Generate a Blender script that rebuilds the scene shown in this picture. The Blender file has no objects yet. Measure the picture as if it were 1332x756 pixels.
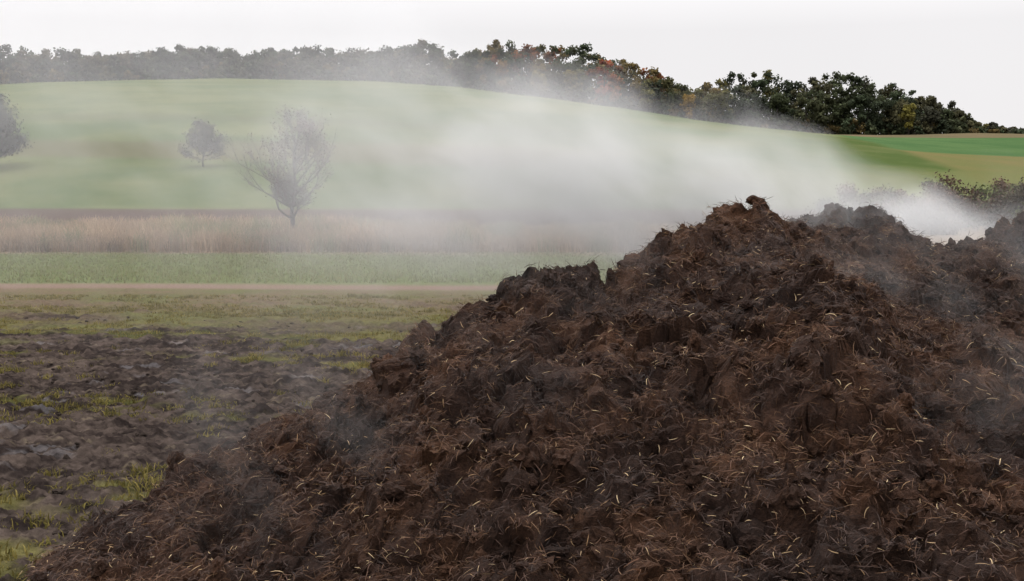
import bpy, math, random
import numpy as np
rng=np.random.default_rng(7); random.seed(7)
S=bpy.context.scene
S.view_settings.view_transform='Standard'; S.view_settings.look='None'; S.view_settings.exposure=0

# ---------------------------------------------------------------- helpers
def hsh(ix,iy,iz,seed):
    h=(ix.astype(np.int64)*374761393+iy.astype(np.int64)*668265263+iz.astype(np.int64)*2147483647+seed*1274126177)&0xffffffff
    h=((h^(h>>13))*1274126177)&0xffffffff
    h=((h^(h>>15))*2246822519)&0xffffffff
    h=h^(h>>16)
    return (h&0xffffff)/float(0xffffff)
def vn(x,y,z,seed=0):
    x=np.asarray(x,float);y=np.asarray(y,float)+0*x;z=np.asarray(z,float)+0*x
    ix=np.floor(x);iy=np.floor(y);iz=np.floor(z)
    fx=x-ix;fy=y-iy;fz=z-iz
    fx=fx*fx*fx*(fx*(fx*6-15)+10);fy=fy*fy*fy*(fy*(fy*6-15)+10);fz=fz*fz*(3-2*fz)
    r=0
    for a in (0,1):
        for b in (0,1):
            for c in (0,1):
                w=(fx if a else 1-fx)*(fy if b else 1-fy)*(fz if c else 1-fz)
                r=r+w*hsh(ix+a,iy+b,iz+c,seed)
    return r*2-1
def fbm(x,y,z=0,o=4,seed=0,g=.5):
    r=0;a=1;t=0
    for i in range(o):
        r=r+a*vn(x*2**i+i*7.3,y*2**i+i*3.1,np.asarray(z)*2**i,seed+i);t+=a;a*=g
    return r/t
def worley(x,y,seed):
    ix=np.floor(x);iy=np.floor(y)
    best=np.full(x.shape,9.);hid=np.zeros(x.shape)
    for a in (-1,0,1):
        for b in (-1,0,1):
            cx=ix+a;cy=iy+b;z0=cx*0
            px=cx+hsh(cx,cy,z0,seed);py=cy+hsh(cx,cy,z0,seed+1)
            hh=hsh(cx,cy,z0,seed+2)
            d=np.sqrt((x-px)**2+(y-py)**2)/(0.65+.5*hh)
            m=d<best
            best=np.where(m,d,best);hid=np.where(m,hh,hid)
    return best,hid
def sstep(a,b,x):
    t=np.clip((x-a)/(b-a),0,1);return t*t*(3-2*t)
def mesh_obj(name,V,F,mat=None,col=None,parent=None,smooth=False):
    """F: (n,k) array"""
    V=np.asarray(V,dtype=np.float32);F=np.asarray(F,dtype=np.int32)
    me=bpy.data.meshes.new(name)
    k=F.shape[1];n=len(F)
    me.vertices.add(len(V));me.vertices.foreach_set('co',V.ravel())
    me.loops.add(n*k);me.loops.foreach_set('vertex_index',F.ravel())
    me.polygons.add(n);me.polygons.foreach_set('loop_start',np.arange(0,n*k,k,dtype=np.int32))
    me.update(calc_edges=True)
    me.polygons.foreach_set('use_smooth',np.full(n,smooth,dtype=bool))
    if col is not None:
        a=me.attributes.new('Col','FLOAT_COLOR','POINT')
        c=np.ones((len(V),4),dtype=np.float32);c[:,:3]=col
        a.data.foreach_set('color',c.ravel())
    o=bpy.data.objects.new(name,me);S.collection.objects.link(o)
    if mat: me.materials.append(mat)
    if parent: o.parent=parent
    return o
def grid_faces(nr,nc):
    i=np.arange(nr-1)[:,None]*nc+np.arange(nc-1)[None,:]
    i=i.ravel()
    return np.stack([i,i+1,i+nc+1,i+nc],1)
def empty(name,loc=(0,0,0)):
    e=bpy.data.objects.new(name,None);S.collection.objects.link(e);e.location=loc;e.empty_display_size=.3;return e
class NT:
    def __init__(s,nt): s.nt=nt;nt.nodes.clear()
    def n(s,t,**k):
        nd=s.nt.nodes.new(t)
        for a,b in k.items(): setattr(nd,a,b)
        return nd
    def l(s,a,b): s.nt.links.new(a,b)
    def m(s,op,a,b=None,c=None,clamp=False):
        nd=s.n('ShaderNodeMath',operation=op);nd.use_clamp=clamp
        for i,v in enumerate((a,b,c)):
            if v is None: continue
            if isinstance(v,(int,float)): nd.inputs[i].default_value=v
            else: s.l(v,nd.inputs[i])
        return nd.outputs[0]
GAIN=.72   # all plant/soil albedos share this scale
def attr_mat(name,rough=.9,noise_scale=8,var=.35,bump=.0,bscale=30,spec=.2,translucent=0,bdist=.02,detail=6):
    m=bpy.data.materials.new(name);m.use_nodes=True;T=NT(m.node_tree)
    at=T.n('ShaderNodeAttribute');at.attribute_name='Col'
    tc=T.n('ShaderNodeTexCoord')
    nz=T.n('ShaderNodeTexNoise');nz.inputs['Scale'].default_value=noise_scale;nz.inputs['Detail'].default_value=detail;nz.inputs['Roughness'].default_value=.65
    T.l(tc.outputs['Object'],nz.inputs['Vector'])
    f=T.m('MULTIPLY_ADD',T.m('SUBTRACT',nz.outputs['Fac'],.5),var*4*GAIN,GAIN)
    f=T.m('MAXIMUM',f,.12)
    vm=T.n('ShaderNodeVectorMath',operation='SCALE');T.l(at.outputs['Color'],vm.inputs[0]);T.l(f,vm.inputs['Scale'])
    p=T.n('ShaderNodeBsdfPrincipled');p.inputs['Roughness'].default_value=rough
    p.inputs['Specular IOR Level'].default_value=spec
    T.l(vm.outputs[0],p.inputs['Base Color'])
    if bump>0:
        n2=T.n('ShaderNodeTexNoise');n2.inputs['Scale'].default_value=bscale;n2.inputs['Detail'].default_value=8;n2.inputs['Roughness'].default_value=.7
        T.l(tc.outputs['Object'],n2.inputs['Vector'])
        b=T.n('ShaderNodeBump');b.inputs['Strength'].default_value=bump;b.inputs['Distance'].default_value=bdist
        T.l(n2.outputs['Fac'],b.inputs['Height']);T.l(b.outputs[0],p.inputs['Normal'])
    o=T.n('ShaderNodeOutputMaterial')
    if translucent:
        tr=T.n('ShaderNodeBsdfTranslucent');T.l(vm.outputs[0],tr.inputs[0])
        mx=T.n('ShaderNodeMixShader');mx.inputs[0].default_value=translucent
        T.l(p.outputs[0],mx.inputs[1]);T.l(tr.outputs[0],mx.inputs[2]);T.l(mx.outputs[0],o.inputs[0])
    else: T.l(p.outputs[0],o.inputs[0])
    return m
def unit(v): return v/np.maximum(np.linalg.norm(v,axis=-1,keepdims=True),1e-9)

# ---------------------------------------------------------------- terrain
CX=np.array([-600,-400,-225,-124,-56,-22,11,45,79,113,150,225,400,700.])
CZ=np.array([40,47,50.5,52.5,51.5,49.5,45.3,39.5,33,28.5,28,29.5,31,30.])
def terr(x,y):
    x=np.asarray(x,float);y=np.asarray(y,float)
    cr=np.interp(x,CX,CZ)
    t=np.clip((y-118)/(500-118),0,1)
    z=(cr-1)*t*(1.25-.25*t)
    z=z+sstep(45,120,y)*1.0
    z=z+np.where(y>500,-(y-500)*.02,0)
    z=z+fbm(x/60,y/60,0,2,5)*1.2*sstep(110,220,y)
    return z
R=np.concatenate([[.3,1.5],np.exp(np.linspace(math.log(3.0),math.log(6),40)),np.exp(np.linspace(math.log(6.05),math.log(26),620)),np.exp(np.linspace(math.log(26.3),math.log(2600),380))])
A=np.radians(np.concatenate([np.linspace(-180,-42,36),np.linspace(-38,0,420),np.linspace(.2,38,180),np.linspace(42,180,36)]))
RR,AA=np.meshgrid(R,A,indexing='ij')
X=(RR*np.sin(AA)).ravel();Y=(RR*np.cos(AA)).ravel()
Z=terr(X,Y)
near=1-sstep(22,32,Y)
def mudness(x,y):
    d=sstep(7.8,10.5,y)
    return fbm(x/1.9,y/1.1,0,5,21,.62)+.07+.29*d-.60*sstep(14.5,22,y)+.13*np.sin(y*2.1+x*.35+fbm(x/3,y/3,0,2,22)*2)
mud=sstep(-.12,.10,mudness(X,Y))
w1,h1=worley(X/.20,Y/.26,31);w2,h2=worley(X/.09,Y/.12,35)
rel=fbm(X/1.3,Y/.7,0,3,11)*.03+fbm(X/.14,Y/.16,0,4,12,.7)*.065+np.sqrt(np.clip(1-w1*1.15,0,1))*h1**3*.05+np.sqrt(np.clip(1-w2,0,1))*h2**2*.035
Z=Z+near*rel*(.35+.65*mud)
def C(*c): return np.array(c,float)
def mix(a,b,t): return a*(1-t)[:,None]+b*t[:,None]
n1=fbm(X/2.0,Y/1.0,0,4,41);n2=fbm(X/.35,Y/.22,0,5,42,.7);n3=fbm(X/40,Y/25,0,4,43)
n5=fbm(X/.12,Y/.12,0,3,47,.7);n6=fbm(X/7,Y/9,0,4,48,.7)
mudc=mix(C(.026,.020,.018)[None],C(.090,.069,.058)[None],np.clip(.42+n2*1.2+n5*.8+n1*.3,0,1))
wet_sheen=sstep(.36,.55,fbm(X/.8,Y/.25,0,4,55,.6))*sstep(8,10,Y)
mudc=mix(mudc,C(.17,.16,.165)[None],wet_sheen*.4)  # pale sky sheen of wet mud, put into the soil colour
straw=sstep(.45,.6,fbm(X/.2,Y/.1,0,3,57,.7))
mudc=mix(mudc,C(.18,.145,.10)[None],straw*.45)
grc=mix(C(.055,.055,.020)[None],C(.14,.125,.05)[None],np.clip(.5+n1*.8+n2*.9,0,1))
col=mix(grc,mudc,mud)
# stubbly grass belt before the track
col=mix(col,mix(C(.135,.096,.062)[None],C(.095,.094,.038)[None],np.clip(.42+n1*1.5+n2*.7,0,1)),sstep(16,23,Y+n1*6)*.85)
yy=Y+fbm(X/12,Y/12,0,2,44)*1.2
def band(c,a,b,s=.8,k=1.):
    global col
    col=mix(col,C(*c)[None],sstep(a-s,a+s,yy)*k)
band((.175,.12,.095),26.6,0,.5)
band((.105,.125,.045),28.3,0,.6)
band((.18,.13,.085),43.0,0,1.0)
band((.066,.043,.034),72,0,4)
hg=mix(C(.060,.086,.028)[None],C(.110,.121,.050)[None],np.clip(.48+n3*1.3+n6*.8,0,1))
col=mix(col,hg,sstep(104,112,Y+n3*3+X*.05))
strip=sstep(150,155,Y+X*.12)*(1-sstep(172,180,Y+X*.12))*(1-sstep(-5,20,X))
col=mix(col,C(.10,.08,.045)[None],strip*.6)
strip=sstep(205,208,Y+X*.10)*(1-sstep(214,218,Y+X*.10))*(1-sstep(-5,20,X))
col=mix(col,C(.07,.075,.035)[None],strip*.45)
tl=np.exp(-(((Y+X*.15+n3*2)%24-12)/.6)**2)*sstep(190,230,Y)*(1-sstep(60,90,X))
col=mix(col,C(.07,.09,.035)[None],tl*.35)
# right-hand fields
rt=sstep(0,4,X-(60+ (Y-160)*.16))
n4=np.clip(.5+fbm(X/8,Y/14,0,4,46)+n6*.4,0,1)
och=mix(C(.135,.115,.05)[None],C(.11,.115,.045)[None],n4)
grn=mix(C(.052,.098,.038)[None],C(.070,.118,.046)[None],n4)
dst=mix(C(.13,.10,.06)[None],C(.10,.09,.05)[None],n4)
R_=och;R_=mix(R_,grn,sstep(206,209,Y+(X-90)*-.12));R_=mix(R_,dst,sstep(392,400,Y))
R_=mix(R_,mix(C(.06,.09,.03)[None],C(.05,.045,.03)[None],n4),1-sstep(138,143,Y))
col=mix(col,R_,rt*sstep(95,100,Y))
woods=sstep(492,500,Y)
col=mix(col,C(.035,.035,.02)[None],woods)
gm=attr_mat('ground_soil_grass',rough=1,noise_scale=16,var=.45,bump=.9,bscale=24,bdist=.04,spec=.0,detail=8)
ground=mesh_obj('ground',np.stack([X,Y,Z],1),grid_faces(len(R),len(A))[:,::-1],gm,col,smooth=True)

# ---------------------------------------------------------------- compost pile
px_=[(-2.95,6.45,-.06),(-2.85,6.55,.02),(-2.2,7.0,.38),(-1.35,7.5,.73),(-.98,7.8,.92),(-.41,8.0,1.30),(-.09,8.1,1.46),(.13,8.2,1.63),(.60,8.5,1.58),(.72,8.6,1.46),(.85,8.8,1.61),(1.18,9.0,1.75),(1.89,9.5,2.02),(2.03,9.5,2.08),(2.32,9.8,1.88),(2.93,10.2,1.77),(3.29,10.4,1.78),(3.86,10.6,1.68),(4.3,10.8,1.72),(4.71,10.9,1.84),(5.6,11,1.78),(6.6,11,1.4),(8.2,10,-.05)]
PX,PY,PZ=map(np.array,zip(*px_))
def pileH(x,y):
    r=np.interp(x,PX,PZ);yr=np.interp(x,PX,PY)
    yf=np.interp(x,[-3.0,-1.5,0,1.2,6,8.2],[6.3,5.25,4.3,3.6,3.4,8])
    t=np.clip((y-yf)/np.maximum(yr-yf,.05),0,1)
    front=r*t**.85
    back=r-(y-yr)*.62*(1+.2*np.clip(y-yr,0,1))
    h=np.where(y<yr,front,back)
    # rear mound
    h2=2.40-np.sqrt(((x-3.3)*.85)**2+((y-11.1)*.9)**2+.30)*.92
    h=np.maximum(h,h2)
    return h
xs=np.arange(-3.5,8.3,.017);ys=np.concatenate([np.arange(3.2,11.8,.017),np.arange(11.82,15,.05)])
GX,GY=np.meshgrid(xs,ys);sh=GX.shape;gx=GX.ravel();gy=GY.ravel()
h0=pileH(gx,gy)
mask=sstep(-.02,.35,h0)
wx=gx+fbm(gx/.35,gy/.35,0,3,61)*.15;wy=gy+fbm(gx/.35,gy/.35,9,3,62)*.15
bumps=fbm(gx/1.1,gy/1.1,0,2,63)*.16
crest=1-sstep(.0,.9,np.abs(gy-np.interp(gx,PX,PY)))
bumps*=(1-.75*crest)
rel=np.zeros_like(gx)
for s,a,sd in ((.60,.15,70),(.27,.125,74),(.13,.095,78),(.06,.045,82)):
    f,h=worley(wx/s,wy/s,sd)
    dome=np.sqrt(np.clip(1-(f/.95)**2,0,1))
    k=1 if s<.5 else 1-.35*crest
    rel+=(dome*(.2+1.1*h)-.52)*a*k
fine=fbm(gx/.05,gy/.05,0,3,90,.7)*.036
hz=h0+mask*(bumps+rel+fine)
hz=np.maximum(hz,-.12)
dx=fbm(gx/.12,gy/.12,hz/.12,2,91)*.07*mask;dy=fbm(gx/.12,gy/.12,hz/.12,2,92)*.07*mask
PV=np.stack([gx+dx,gy+dy,hz],1)
tone=np.clip(.5+fbm(gx/.6,gy/.6,0,4,93,.6)*1.2,0,1)
hueN=np.clip(.5+fbm(gx/.16,gy/.16,0,3,94)*1.3,0,1)
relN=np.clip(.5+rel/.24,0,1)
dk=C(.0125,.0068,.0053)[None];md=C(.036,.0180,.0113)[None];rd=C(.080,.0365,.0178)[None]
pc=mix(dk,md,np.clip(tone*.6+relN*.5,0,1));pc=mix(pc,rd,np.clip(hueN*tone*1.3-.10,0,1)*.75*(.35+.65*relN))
pile=empty('compost_heap')
pm=attr_mat('damp_compost',rough=.8,noise_scale=45,var=.6,bump=1.0,bscale=70,bdist=.03,spec=.10,detail=8)
F=grid_faces(*sh)
keep=(h0[F]>-.1).any(axis=1)
F=F[keep]
mesh_obj('heap_body',PV,F,pm,pc,pile,smooth=False)
G=PV.reshape(sh+(3,))
gu=np.gradient(G,axis=1);gv=np.gradient(G,axis=0);NN=unit(np.cross(gu,gv)).reshape(-1,3)
valid=np.where((h0>.02)&(gy<np.interp(gx,PX,PY)+1.2))[0]
def ico(sub):
    import bmesh
    bm=bmesh.new();bmesh.ops.create_icosphere(bm,subdivisions=sub,radius=1)
    v=np.array([x.co[:] for x in bm.verts]);f=np.array([[q.index for q in p.verts] for p in bm.faces]);bm.free();return v,f
iv,jf=ico(3);iv2,jf2=ico(2)
def clods(name,c,rad,sd,colf,mat,parent,iv=iv,jf=jf,flat=1.):
    n=len(c)
    sc=rng.uniform(.6,1.25,(n,1,3))*np.array([1,1,flat])
    off=rng.uniform(-50,50,(n,1,3))
    base=np.broadcast_to(iv[None],(n,)+iv.shape)
    q=(base*1.3+off).reshape(-1,3)
    d=1+.6*fbm(q[:,0],q[:,1],q[:,2],3,sd,g=.75).reshape(n,-1)
    q2=(base*3.7+off).reshape(-1,3)
    d=d+.30*vn(q2[:,0],q2[:,1],q2[:,2],sd+9).reshape(n,-1)
    V=base*d[:,:,None]*sc*rad[:,None,None]+c[:,None,:]
    Fa=(jf[None]+(np.arange(n)*len(iv))[:,None,None]).reshape(-1,3)
    col=np.repeat(colf[:,None,:],len(iv),1).reshape(-1,3)
    return mesh_obj(name,V.reshape(-1,3),Fa,mat,col,parent,smooth=False)
N_=3000
idx=rng.choice(valid,N_)
rad=.012+.048*rng.random(N_)**3
clods('clods',PV[idx]+NN[idx]*(rad*.1)[:,None],rad,100,pc[idx]*rng.uniform(.7,1.4,(N_,1)),pm,pile)
def fibres(name,n,lmin,lmax,w0,w1,lift,colf,idxs,mat,coh=.9):
    idx=rng.choice(idxs,n)
    p=PV[idx]+rng.normal(0,.01,(n,3))+NN[idx]*.004
    N=NN[idx]
    a=fbm(p[:,0]/.25,p[:,1]/.25,0,2,120)*6+rng.normal(0,coh,n)
    t=np.stack([np.cos(a),np.sin(a),rng.normal(0,.45,n)],1)
    t=t-N*(t*N).sum(1,keepdims=True)*.75
    t=unit(t)
    L=rng.uniform(lmin,lmax,n)[:,None]
    lf=(rng.random(n)**1.5*lift)[:,None]
    side=unit(np.cross(t,N))
    bend=rng.normal(0,.3,(n,1))
    pts=[]
    for u in (0,.33,.67,1.):
        pts.append(p+t*L*u+N*L*(lf*u-(lf*.9+.1)*u*u*.9)+side*L*bend*u*u)
    w=rng.uniform(w0,w1,n)[:,None]
    wd=unit(side+N*rng.normal(0,.6,(n,1)))
    V=np.empty((n,8,3))
    for k,u in enumerate((.7,1,.9,.3)):
        V[:,2*k]=pts[k]-wd*w*u/2;V[:,2*k+1]=pts[k]+wd*w*u/2
    b=(np.arange(n)*8)[:,None,None]
    f=np.array([[0,1,3,2],[2,3,5,4],[4,5,7,6]])[None]
    Fq=(f+b).reshape(-1,4)
    col=np.repeat(colf(idx,n)[:,None,:],8,1).reshape(-1,3)
    return mesh_obj(name,V.reshape(-1,3),Fq,mat,col,pile)
fm=attr_mat('plant_fibre',rough=.7,noise_scale=20,var=.2,spec=.2)
def c_dark(idx,n):
    return pc[idx]*rng.uniform(.5,2.2,(n,1))
def c_red(idx,n):
    a=np.array([.075,.035,.017]);b=np.array([.145,.078,.036])
    return a+(b-a)*rng.random((n,1))*rng.uniform(.6,1.1,(n,1))
def c_straw(idx,n):
    a=np.array([.22,.13,.06]);b=np.array([.50,.38,.22])
    return a+(b-a)*rng.random((n,1))**1.5
fibres('root_fibres',130000,.025,.09,.002,.005,.9,c_dark,valid,fm)
v2=valid[(tone[valid]*.5+hueN[valid]*.5+relN[valid]*.35+rng.normal(0,.16,len(valid)))>.68]
fibres('rusty_stalks',54000,.025,.09,.002,.004,.9,c_red,v2,fm,1.4)
fibres('straw_bits',11500,.015,.07,.002,.005,.8,c_straw,valid,fm,2.)

# clods of earth scattered on the field
n=2200
yq=6+16*rng.random(n)**1.1;xq=rng.uniform(-.52,.1,n)*yq
k_=mudness(xq,yq)>-.05;xq=xq[k_];yq=yq[k_];n=len(xq)
rad=.012+.028*rng.random(n)**3
clods('soil_clods',np.stack([xq,yq,terr(xq,yq)+rad*.2+.01],1),rad,300,np.tile([.05,.039,.033],(n,1))*rng.uniform(.5,1.4,(n,1)),gm,None,iv2,jf2,.6)

# ---------------------------------------------------------------- vegetation blades
def blades(name,x,y,h,w,colr,mat,lean=.3,bend=.25,zoff=0,parent=None):
    n=len(x);z=terr(x,y)+zoff
    a=rng.uniform(0,2*np.pi,n);d=np.stack([np.cos(a),np.sin(a),0*a],1)
    ln=np.abs(rng.normal(0,lean,n))[:,None]
    b=rng.uniform(0,2*np.pi,n);s=np.stack([np.cos(b),np.sin(b),0*b],1)
    p=np.stack([x,y,z],1);up=np.array([0,0,1.])
    hh=h[:,None];ww=w[:,None]
    m=p+up*hh*.55+d*hh*ln*.4;t=p+up*hh*(1-.3*ln)+d*hh*(ln+bend*rng.random((n,1)))
    V=np.stack([p-s*ww/2,p+s*ww/2,m+s*ww*.4,m-s*ww*.4,t+s*ww*.1,t-s*ww*.1],1).reshape(-1,3)
    o=(np.arange(n)*6)[:,None,None];f=np.array([[0,1,2,3],[3,2,4,5]])[None]
    return mesh_obj(name,V,(f+o).reshape(-1,4),mat,np.repeat(colr,6,0),parent)
bm_=attr_mat('grass_blades',rough=.85,noise_scale=3,var=.15,spec=.05,translucent=.3)
# reeds
n=80000
x=rng.uniform(-32,16,n);y=44+rng.random(n)*20
k=fbm(x/3,y/3,0,3,130,.7);k2=fbm(x/1.2,y/2,0,2,135)
h=.45+.3*rng.random(n)+k*.5+k2*.25+.2*(x<-2)
cr=np.array([.23,.158,.10])+rng.random((n,1))*np.array([.14,.11,.07])
cr=cr*(1+.6*k[:,None]+.5*k2[:,None])
cr=np.where((k2>.3)[:,None],cr*np.array([.5,.66,.55]),cr)
blades('dry_reed_bed',x,y,np.clip(h,.15,2),rng.uniform(.02,.04,n),cr,bm_)
def tuftgrass(name,nt,per,ymax,thr,jit,h0_,h1_,sp):
    r=6+(ymax-6)*rng.random(nt)**.85;x=rng.uniform(-.53,.12,nt)*r;y=r
    sel=(mudness(x,y)+rng.normal(0,jit,nt))<thr
    x=x[sel];y=y[sel]
    hsc=rng.uniform(.5,1.3,len(x))
    x=np.repeat(x,per)+rng.normal(0,sp,len(x)*per);y=np.repeat(y,per)+rng.normal(0,sp,len(y)*per);hsc=np.repeat(hsc,per)
    n=len(x)
    cr=np.array([.10,.092,.024])+rng.random((n,1))*np.array([.13,.09,.035])
    blades(name,x,y,rng.uniform(h0_,h1_,n)*hsc,rng.uniform(.007,.015,n),cr*np.repeat(rng.uniform(.6,1.2,(n//per,1)),per,0),bm_,lean=.7,zoff=.01)
tuftgrass('field_grass',8000,14,25,-.13,.07,.025,.07,.05)
tuftgrass('field_weeds',1700,30,17,.24,.2,.03,.07,.06)
# meadow strip grass
n=60000
x=rng.uniform(-30,14,n);y=rng.uniform(28.6,44,n)
g=fbm(x/4,y/3,0,3,150)
cr=np.array([.11,.128,.045])+rng.random((n,1))*np.array([.06,.03,.025])
cr=cr*(1+.45*g[:,None])
blades('meadow_grass',x,y,rng.uniform(.04,.10,n)*(1+g),rng.uniform(.012,.025,n),cr,bm_,lean=.5)

# ---------------------------------------------------------------- trees
bark=attr_mat('tree_bark',rough=.9,noise_scale=6,var=.3,bump=.4,bscale=15)
leafm=attr_mat('tree_foliage',rough=.8,noise_scale=.9,var=.3,spec=.1,translucent=.25)
def tubes(segs,ns=6):
    V=[];Fq=[]
    for p0,p1,r0,r1 in segs:
        d=unit(p1-p0);a=np.array([0,0,1.]) if abs(d[2])<.9 else np.array([1.,0,0])
        u=unit(np.cross(d,a));v=np.cross(d,u);b=len(V)
        for p,r in ((p0,r0),(p1+d*r1*.3,r1)):
            for i in range(ns):
                t=2*math.pi*i/ns;V.append(p+u*r*math.cos(t)+v*r*math.sin(t))
        for i in range(ns):
            j=(i+1)%ns;Fq.append([b+i,b+j,b+ns+j,b+ns+i])
    return np.array(V),np.array(Fq)
def grow(p,d,L,r,lv,segs,tips,spread=.55,up=.15,nb=3):
    k=3
    for i in range(k):
        d=unit(d+np.array([random.gauss(0,.14),random.gauss(0,.14),random.gauss(up*.4,.08)]))
        q=p+d*L/k;r2=r*.86
        segs.append((p,q,r,r2));p=q;r=r2
        if lv<=2: tips.append(p)
        if lv>0 and i>0:
            a=random.uniform(0,6.28);e=unit(d+np.array([math.cos(a),math.sin(a),.25])*spread*1.5)
            grow(p,e,L*random.uniform(.5,.75),r*.55,lv-1,segs,tips,spread,up,nb)
    if lv>0:
        for j in range(nb):
            a=random.uniform(0,6.28);e=unit(d+np.array([math.cos(a),math.sin(a),up])*spread*random.uniform(.7,1.3))
            grow(p,e,L*random.uniform(.65,.85),r*.7,lv-1,segs,tips,spread,up,nb)
def leaves(c,nrm,size):
    n=len(c);a=unit(nrm+rng.normal(0,.55,(n,3)));u=unit(np.cross(a,rng.normal(0,1,(n,3))));v=np.cross(a,u)
    s=size[:,None]
    V=np.stack([c-u*s*.5,c-v*s*.35,c+u*s*.5,c+v*s*.35],1).reshape(-1,3)
    return V,(np.arange(n)*4)[:,None]+np.arange(4)[None]
def small_tree(name,x,y,H,W,lf,nl,lsize,depth=3,colr=(.09,.045,.035),trunkf=.24,seed=1,rk=1.,bc=(.045,.035,.03)):
    random.seed(seed)
    z=float(terr(x,y))-.05
    e=empty(name,(x,y,z));segs=[];tips=[]
    tz=trunkf*H
    p=np.zeros(3);pts=[p]
    for i in range(9):
        p=p+np.array([random.gauss(0,.012*H),random.gauss(0,.012*H),.085*H if i else tz*.9]);pts.append(p)
    for i in range(9):
        r0=.021*H*(1-i*.095);segs.append((pts[i],pts[i+1],r0,.021*H*(1-(i+1)*.095)))
    for i in range(1,10):
        f=(i-1)/8
        nbr=3 if i<8 else 2
        for j in range(nbr):
            a=random.uniform(0,6.28)
            L=H*(.19+.10*math.sin(math.pi*min(1,f*.9+.2)))*random.uniform(.8,1.1)*(1-.45*f)
            grow(pts[i],unit(np.array([math.cos(a),math.sin(a),.35+.8*f])),L,.0085*rk*H*(1-.5*f),depth-1,segs,tips,.5,.25,2)
    V,Fq=tubes(segs,5)
    T=np.array(tips)
    rr=np.hypot(V[:,0],V[:,1]);sx=W/2/np.percentile(rr,96);sz=H/np.percentile(V[:,2],99.7)
    def fz(P):
        k=1+(sx-1)*sstep(tz*.7,tz*1.6,P[:,2])
        return np.stack([P[:,0]*k,P[:,1]*k,P[:,2]*sz],1)
    V=fz(V);T=fz(T)
    mesh_obj('trunk_and_limbs',V,Fq,bark,np.tile(np.array(bc),(len(V),1)),e,True)
    i=rng.integers(0,len(T),nl);c=T[i]+rng.normal(0,lf,(nl,3))
    LV,LF=leaves(c,c-np.array([0,0,H*.6]),rng.uniform(.6,1.3,nl)*lsize)
    cl=np.array(colr)*rng.uniform(.5,1.6,(nl,1))*(.6+.7*np.clip(c[:,2:3]/H,0,1))  # leaf colour brightens up the crown, painted top light and low shade
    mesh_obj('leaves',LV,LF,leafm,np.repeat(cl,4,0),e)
    return e
small_tree('cherry_tree',-10.6,55,6.4,4.3,.12,5200,.10,3,(.065,.026,.022),trunkf=.20,seed=4,rk=1.15,bc=(.025,.017,.015))
small_tree('apple_tree',-40.5,150,5.8,5.4,.3,5500,.28,2,(.05,.05,.03),trunkf=.16,seed=9)
small_tree('oak_tree',-67.0,146,9.0,9.4,.45,9000,.42,3,(.03,.035,.018),seed=12,trunkf=.13)
small_tree('hazel_bush',-21.5,112,3.0,3.6,.2,3000,.22,2,(.05,.055,.03),seed=19,trunkf=.06)
random.seed(77)
# distant wood
TPX=[-200,-100,0,60,100,150,220,300,320,350,450,500,545,580,620,680,740,780,830,880,900,950,1000,1050,1110,1160,1200,1230,1250,1290]
TPY=[56,56,55,62,58,64,52,56,76,56,60,54,44,66,50,45,46,60,72,95,100,88,84,94,82,98,114,120,146,160]
TX=np.array([(p-666)/1480*505 for p in TPX]);TZ=np.array([2.2+(255-q)/1480*505 for q in TPY])
pal=[(.05,.066,.034),(.062,.074,.036),(.044,.056,.031),(.072,.078,.038),(.058,.058,.038),(.085,.08,.04)]  # leaf tints kept a bit light to stand in for distance haze
LV=[];LF=[];LC=[];segs=[];nb=0
def crown(x,y,z0,H,W,c,nleaf,ls,hmin=.2):
    global nb
    k=random.randint(9,13)
    per=nleaf//k
    for i in range(k):
        hh=random.uniform(hmin,.92)
        rr=W*.5*math.sin(math.pi*min(1,max(.2,(hh*.8+.12))))**.6
        a=random.uniform(0,6.28);q=random.random()**.5*rr*.7
        bc=np.array([x+math.cos(a)*q,y+math.sin(a)*q,z0+H*hh]);br=W*random.uniform(.17,.3)
        if hh>.75: br*=.8
        d=unit(rng.normal(0,1,(per,3)));rad=br*rng.uniform(.3,1.08,(per,1))
        cc=bc+d*rad*np.array([1,1,.85])
        V,Fq=leaves(cc,d,rng.uniform(.6,1.4,per)*ls)
        LV.append(V);LF.append(Fq+nb);nb+=len(V)
        sh=random.uniform(.7,1.35)
        cl=np.array(c)*sh*rng.uniform(.7,1.35,(per,1))*(.75+.35*d[:,2:3])  # clump tops lighter, undersides darker: top light painted into leaf colour
        LC.append(np.repeat(cl,4,0))
    segs.append((np.array([x,y,z0-1]),np.array([x,y,z0+H*.6]),W*.03,W*.015))
for row in range(4):
    yb=498+row*9
    x=-300
    while x<214:
        W=random.uniform(9,15);x+=W*.5
        top=np.interp(x,TX,TZ)
        y=yb+random.uniform(-4,4)
        z0=float(terr(x,y))
        H=(top-z0)*random.uniform(.84,1.03)*(1 if row>1 else (.84 if row==1 else .62))
        if H<2.5: H=random.uniform(2,4);W=6
        if -123<x<-117 and row!=3: continue
        px=666+x/505*1480
        c=random.choice(pal)
        u=random.random()
        if 570<px<940:
            if u<.10: c=(.19,.075,.033)
            elif u<.36: c=(.16,.12,.048)
            elif u<.55: c=(.12,.115,.05)
        elif px<=570:
            if u<.22: c=(.11,.09,.045)
            c=tuple(.8*v+.2*.07 for v in c)  # left trees pulled towards grey: haze painted into the leaf colour
        elif u<.10: c=(.13,.115,.035)
        elif u<.14: c=(.14,.08,.035)
        crown(x,y,z0,H,min(W,H*.95),c,850,1.2,.12)
x=-300
while x<222:
    x+=random.uniform(1.5,3.2)
    y=494+random.uniform(-3,6);c=random.choice(pal)
    if random.random()<.18: c=(.12,.09,.035)
    Hh=random.uniform(4,9) if x<195 else random.uniform(2,4)
    crown(x,y,float(terr(x,y))-1.2,Hh,random.uniform(6,9),c,330,1.3,.02)
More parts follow.
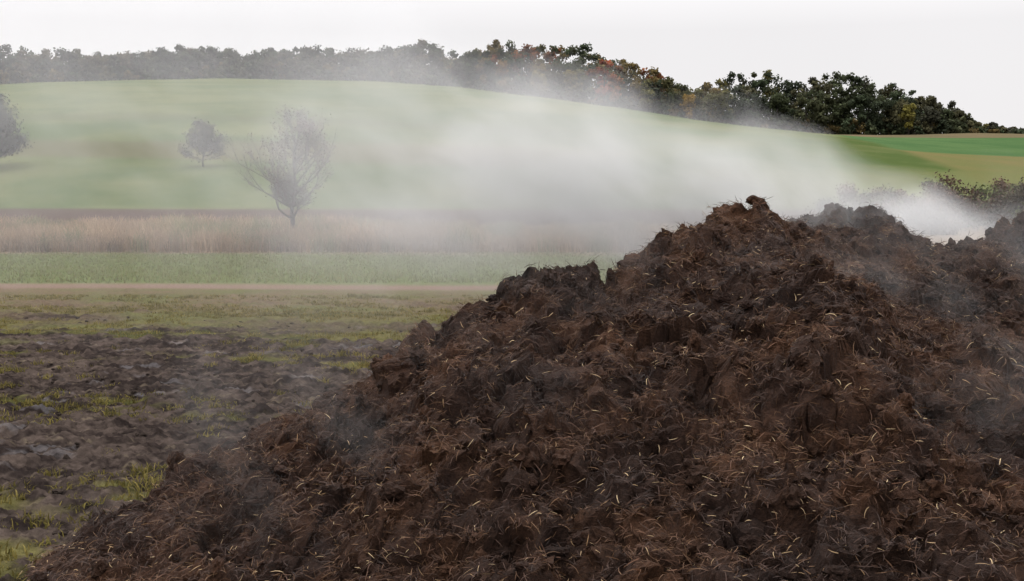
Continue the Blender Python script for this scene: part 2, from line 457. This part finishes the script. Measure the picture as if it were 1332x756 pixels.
for px,py,c in ((785,84,(.32,.08,.035)),(800,100,(.24,.10,.04)),(893,138,(.24,.15,.035)),(700,104,(.19,.15,.05)),(1178,150,(.17,.15,.035)),(655,95,(.18,.11,.04)),(745,100,(.17,.14,.05)),(840,115,(.15,.14,.05))):
    x=(px-666)/1480*488;y=488;z0=float(terr(x,y));top=2.2+(255-py+14)/1480*488
    crown(x,y,z0,max(5,top-z0),9,c,800,1.1)
wood=empty('distant_wood')
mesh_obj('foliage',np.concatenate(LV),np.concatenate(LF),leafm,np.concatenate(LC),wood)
V,Fq=tubes(segs,5);mesh_obj('trunks',V,Fq,bark,np.tile([.03,.025,.02],(len(V),1)),wood,True)

# hedgerow on the right
LV=[];LF=[];LC=[];segs=[];nb=0
hp=[(.10,.065,.045),(.07,.07,.032),(.115,.07,.045),(.075,.088,.03),(.06,.05,.035)]
for i in range(105):
    x=random.uniform(19,48);y=64+random.uniform(-6,12)+(x-20)*.15
    c=random.choice(hp);H=random.uniform(1.8,3.5)*(.7+.3*min(1,max(0,(x-18))/7))
    crown(x,y,float(terr(x,y))-.2,H,random.uniform(2,4.4),c,900,.18,.05)
hedge=empty('bramble_hedge')
mesh_obj('foliage',np.concatenate(LV),np.concatenate(LF),leafm,np.concatenate(LC),hedge)
V,Fq=tubes(segs,5);mesh_obj('stems',V,Fq,bark,np.tile([.04,.03,.025],(len(V),1)),hedge,True)

# ---------------------------------------------------------------- steam
def box(name,a,b,mat):
    x0,y0,z0=a;x1,y1,z1=b
    V=[(x0,y0,z0),(x1,y0,z0),(x1,y1,z0),(x0,y1,z0),(x0,y0,z1),(x1,y0,z1),(x1,y1,z1),(x0,y1,z1)]
    Fq=[(3,2,1,0),(4,5,6,7),(0,1,5,4),(1,2,6,5),(2,3,7,6),(3,0,4,7)]
    return mesh_obj(name,V,Fq,mat)
m=bpy.data.materials.new('steam_plume');m.use_nodes=True;T=NT(m.node_tree)
tc=T.n('ShaderNodeTexCoord')
wn=T.n('ShaderNodeTexNoise');wn.inputs['Scale'].default_value=.7;wn.inputs['Detail'].default_value=2
T.l(tc.outputs['Object'],wn.inputs['Vector'])
v1=T.n('ShaderNodeVectorMath',operation='SUBTRACT');T.l(wn.outputs['Color'],v1.inputs[0]);v1.inputs[1].default_value=(.5,.5,.5)
v2_=T.n('ShaderNodeVectorMath',operation='SCALE');T.l(v1.outputs[0],v2_.inputs[0]);v2_.inputs['Scale'].default_value=1.1
v3=T.n('ShaderNodeVectorMath',operation='ADD');T.l(tc.outputs['Object'],v3.inputs[0]);T.l(v2_.outputs[0],v3.inputs[1])
sp=T.n('ShaderNodeSeparateXYZ');T.l(v3.outputs[0],sp.inputs[0])
s=T.m('SUBTRACT',5.3,sp.outputs[0])
r=T.m('MINIMUM',T.m('MULTIPLY_ADD',s,.22,.28),2.4);r=T.m('MAXIMUM',r,.15)
az=T.m('MULTIPLY_ADD',s,.12,1.74);ay=T.m('MULTIPLY_ADD',s,.12,11.15)
dz=T.m('SUBTRACT',sp.outputs[2],az);dy=T.m('MULTIPLY',T.m('SUBTRACT',sp.outputs[1],ay),.95)
q=T.m('DIVIDE',T.m('SQRT',T.m('ADD',T.m('MULTIPLY',dz,dz),T.m('MULTIPLY',dy,dy))),r)
fall=T.m('SUBTRACT',1.05,q,clamp=True);fall=T.m('POWER',fall,1.25)
cr=T.n('ShaderNodeFloatCurve')
T.l(T.m('DIVIDE',s,15.,clamp=True),cr.inputs['Value'])
cv=cr.mapping.curves[0]
pts=[(0,.1),(.05,.7),(.13,1.),(.24,.92),(.33,.66),(.42,.30),(.52,.10),(.70,.05),(1,.03)]
cv.points[0].location=pts[0];cv.points[1].location=pts[-1]
for p in pts[1:-1]: cv.points.new(*p)
cr.mapping.update()
mp=T.n('ShaderNodeMapping',vector_type='TEXTURE');mp.inputs['Rotation'].default_value=(0,math.radians(28),0);mp.inputs['Scale'].default_value=(1.6,.9,.75)
T.l(v3.outputs[0],mp.inputs['Vector'])
sn=T.n('ShaderNodeTexNoise');sn.inputs['Scale'].default_value=1.25;sn.inputs['Detail'].default_value=4;T.l(mp.outputs[0],sn.inputs['Vector'])
nf=T.m('MULTIPLY_ADD',T.m('SUBTRACT',sn.outputs['Fac'],.5),4.6,1.0);nf=T.m('MAXIMUM',nf,.12)
dens=T.m('MULTIPLY',T.m('MULTIPLY',T.m('MULTIPLY',fall,cr.outputs[0]),nf),2.0)
vs=T.n('ShaderNodeVolumeScatter');vs.inputs['Color'].default_value=(1,1,1,1);vs.inputs['Anisotropy'].default_value=.1
T.l(dens,vs.inputs['Density'])
o=T.n('ShaderNodeOutputMaterial');T.l(vs.outputs[0],o.inputs['Volume'])
m.cycles.volume_step_rate=.75
box('steam_plume',(-9,10.0,.2),(6.2,15.0,5.2),m)
# thin wisps creeping up the face of the heap
m=bpy.data.materials.new('steam_wisps');m.use_nodes=True;T=NT(m.node_tree)
tc=T.n('ShaderNodeTexCoord');sp=T.n('ShaderNodeSeparateXYZ');T.l(tc.outputs['Object'],sp.inputs[0])
mp=T.n('ShaderNodeMapping',vector_type='TEXTURE');mp.inputs['Rotation'].default_value=(0,math.radians(50),math.radians(20));mp.inputs['Scale'].default_value=(1.8,1.2,.7);mp.inputs['Location'].default_value=(3.1,1.7,.4)
T.l(tc.outputs['Object'],mp.inputs['Vector'])
sn=T.n('ShaderNodeTexNoise');sn.inputs['Scale'].default_value=1.2;sn.inputs['Detail'].default_value=2;T.l(mp.outputs[0],sn.inputs['Vector'])
hp_=T.m('MULTIPLY',T.m('SUBTRACT',sp.outputs[1],4.2),.36)
dist=T.m('DIVIDE',T.m('ABSOLUTE',T.m('SUBTRACT',sp.outputs[2],hp_)),.7)
fl=T.m('SUBTRACT',1.0,dist,clamp=True)
nn=T.m('MULTIPLY',T.m('SUBTRACT',sn.outputs['Fac'],.5),4.5,clamp=True)
xg=T.m('MULTIPLY_ADD',T.m('SUBTRACT',sp.outputs[0],2.0,clamp=True),.09,.05)
T2=T.m('MULTIPLY',T.m('MULTIPLY',fl,nn),xg)
vs=T.n('ShaderNodeVolumeScatter');vs.inputs['Color'].default_value=(1,1,1,1);T.l(T2,vs.inputs['Density'])
o=T.n('ShaderNodeOutputMaterial');T.l(vs.outputs[0],o.inputs['Volume'])
m.cycles.volume_step_rate=1.0
box('steam_wisps',(-2.2,5.6,.2),(6.0,9.98,2.6),m)

# ---------------------------------------------------------------- world, sun, camera
w=bpy.data.worlds.new('World');S.world=w;w.use_nodes=True;T=NT(w.node_tree)
sky=T.n('ShaderNodeTexSky',sky_type='NISHITA');sky.sun_disc=False;sky.sun_elevation=math.radians(55);sky.sun_rotation=math.radians(-50);sky.dust_density=4
tc=T.n('ShaderNodeTexCoord');sp=T.n('ShaderNodeSeparateXYZ');T.l(tc.outputs['Generated'],sp.inputs[0])
mr=T.n('ShaderNodeMapRange');T.l(sp.outputs[2],mr.inputs[0])
for i,v in zip((1,2,3,4),(.14,1.,9.2,44.)): mr.inputs[i].default_value=v
cn=T.n('ShaderNodeTexNoise');cn.inputs['Scale'].default_value=2.2;cn.inputs['Detail'].default_value=4;T.l(tc.outputs['Generated'],cn.inputs['Vector'])
cl=T.m('MULTIPLY',mr.outputs[0],T.m('MULTIPLY_ADD',cn.outputs['Fac'],.12,.93))
cc_=T.n('ShaderNodeVectorMath',operation='SCALE');cc_.inputs[0].default_value=(1.,.98,.99);T.l(cl,cc_.inputs['Scale'])
mx=T.n('ShaderNodeMix',data_type='RGBA');mx.inputs[0].default_value=.95
T.l(sky.outputs[0],mx.inputs[6]);T.l(cc_.outputs[0],mx.inputs[7])
bg=T.n('ShaderNodeBackground');bg.inputs[1].default_value=.1;T.l(mx.outputs[2],bg.inputs[0])
o=T.n('ShaderNodeOutputWorld');T.l(bg.outputs[0],o.inputs[0])
sl=bpy.data.lights.new('sun','SUN');sl.energy=.9;sl.angle=math.radians(20);sl.color=(1,.97,.92)
so=bpy.data.objects.new('sun',sl);S.collection.objects.link(so)
from mathutils import Vector
el=math.radians(55);az=math.radians(-50)
sd=Vector((math.sin(az)*math.cos(el),math.cos(az)*math.cos(el),math.sin(el)))
so.rotation_euler=sd.to_track_quat('Z','Y').to_euler()
cam=bpy.data.cameras.new('camera');cam.lens=40;cam.sensor_width=36;cam.clip_end=6000;cam.clip_start=.1
co=bpy.data.objects.new('camera',cam);S.collection.objects.link(co);co.location=(0,0,2.2);co.rotation_euler=(math.radians(90-4.75),0,0)
S.camera=co
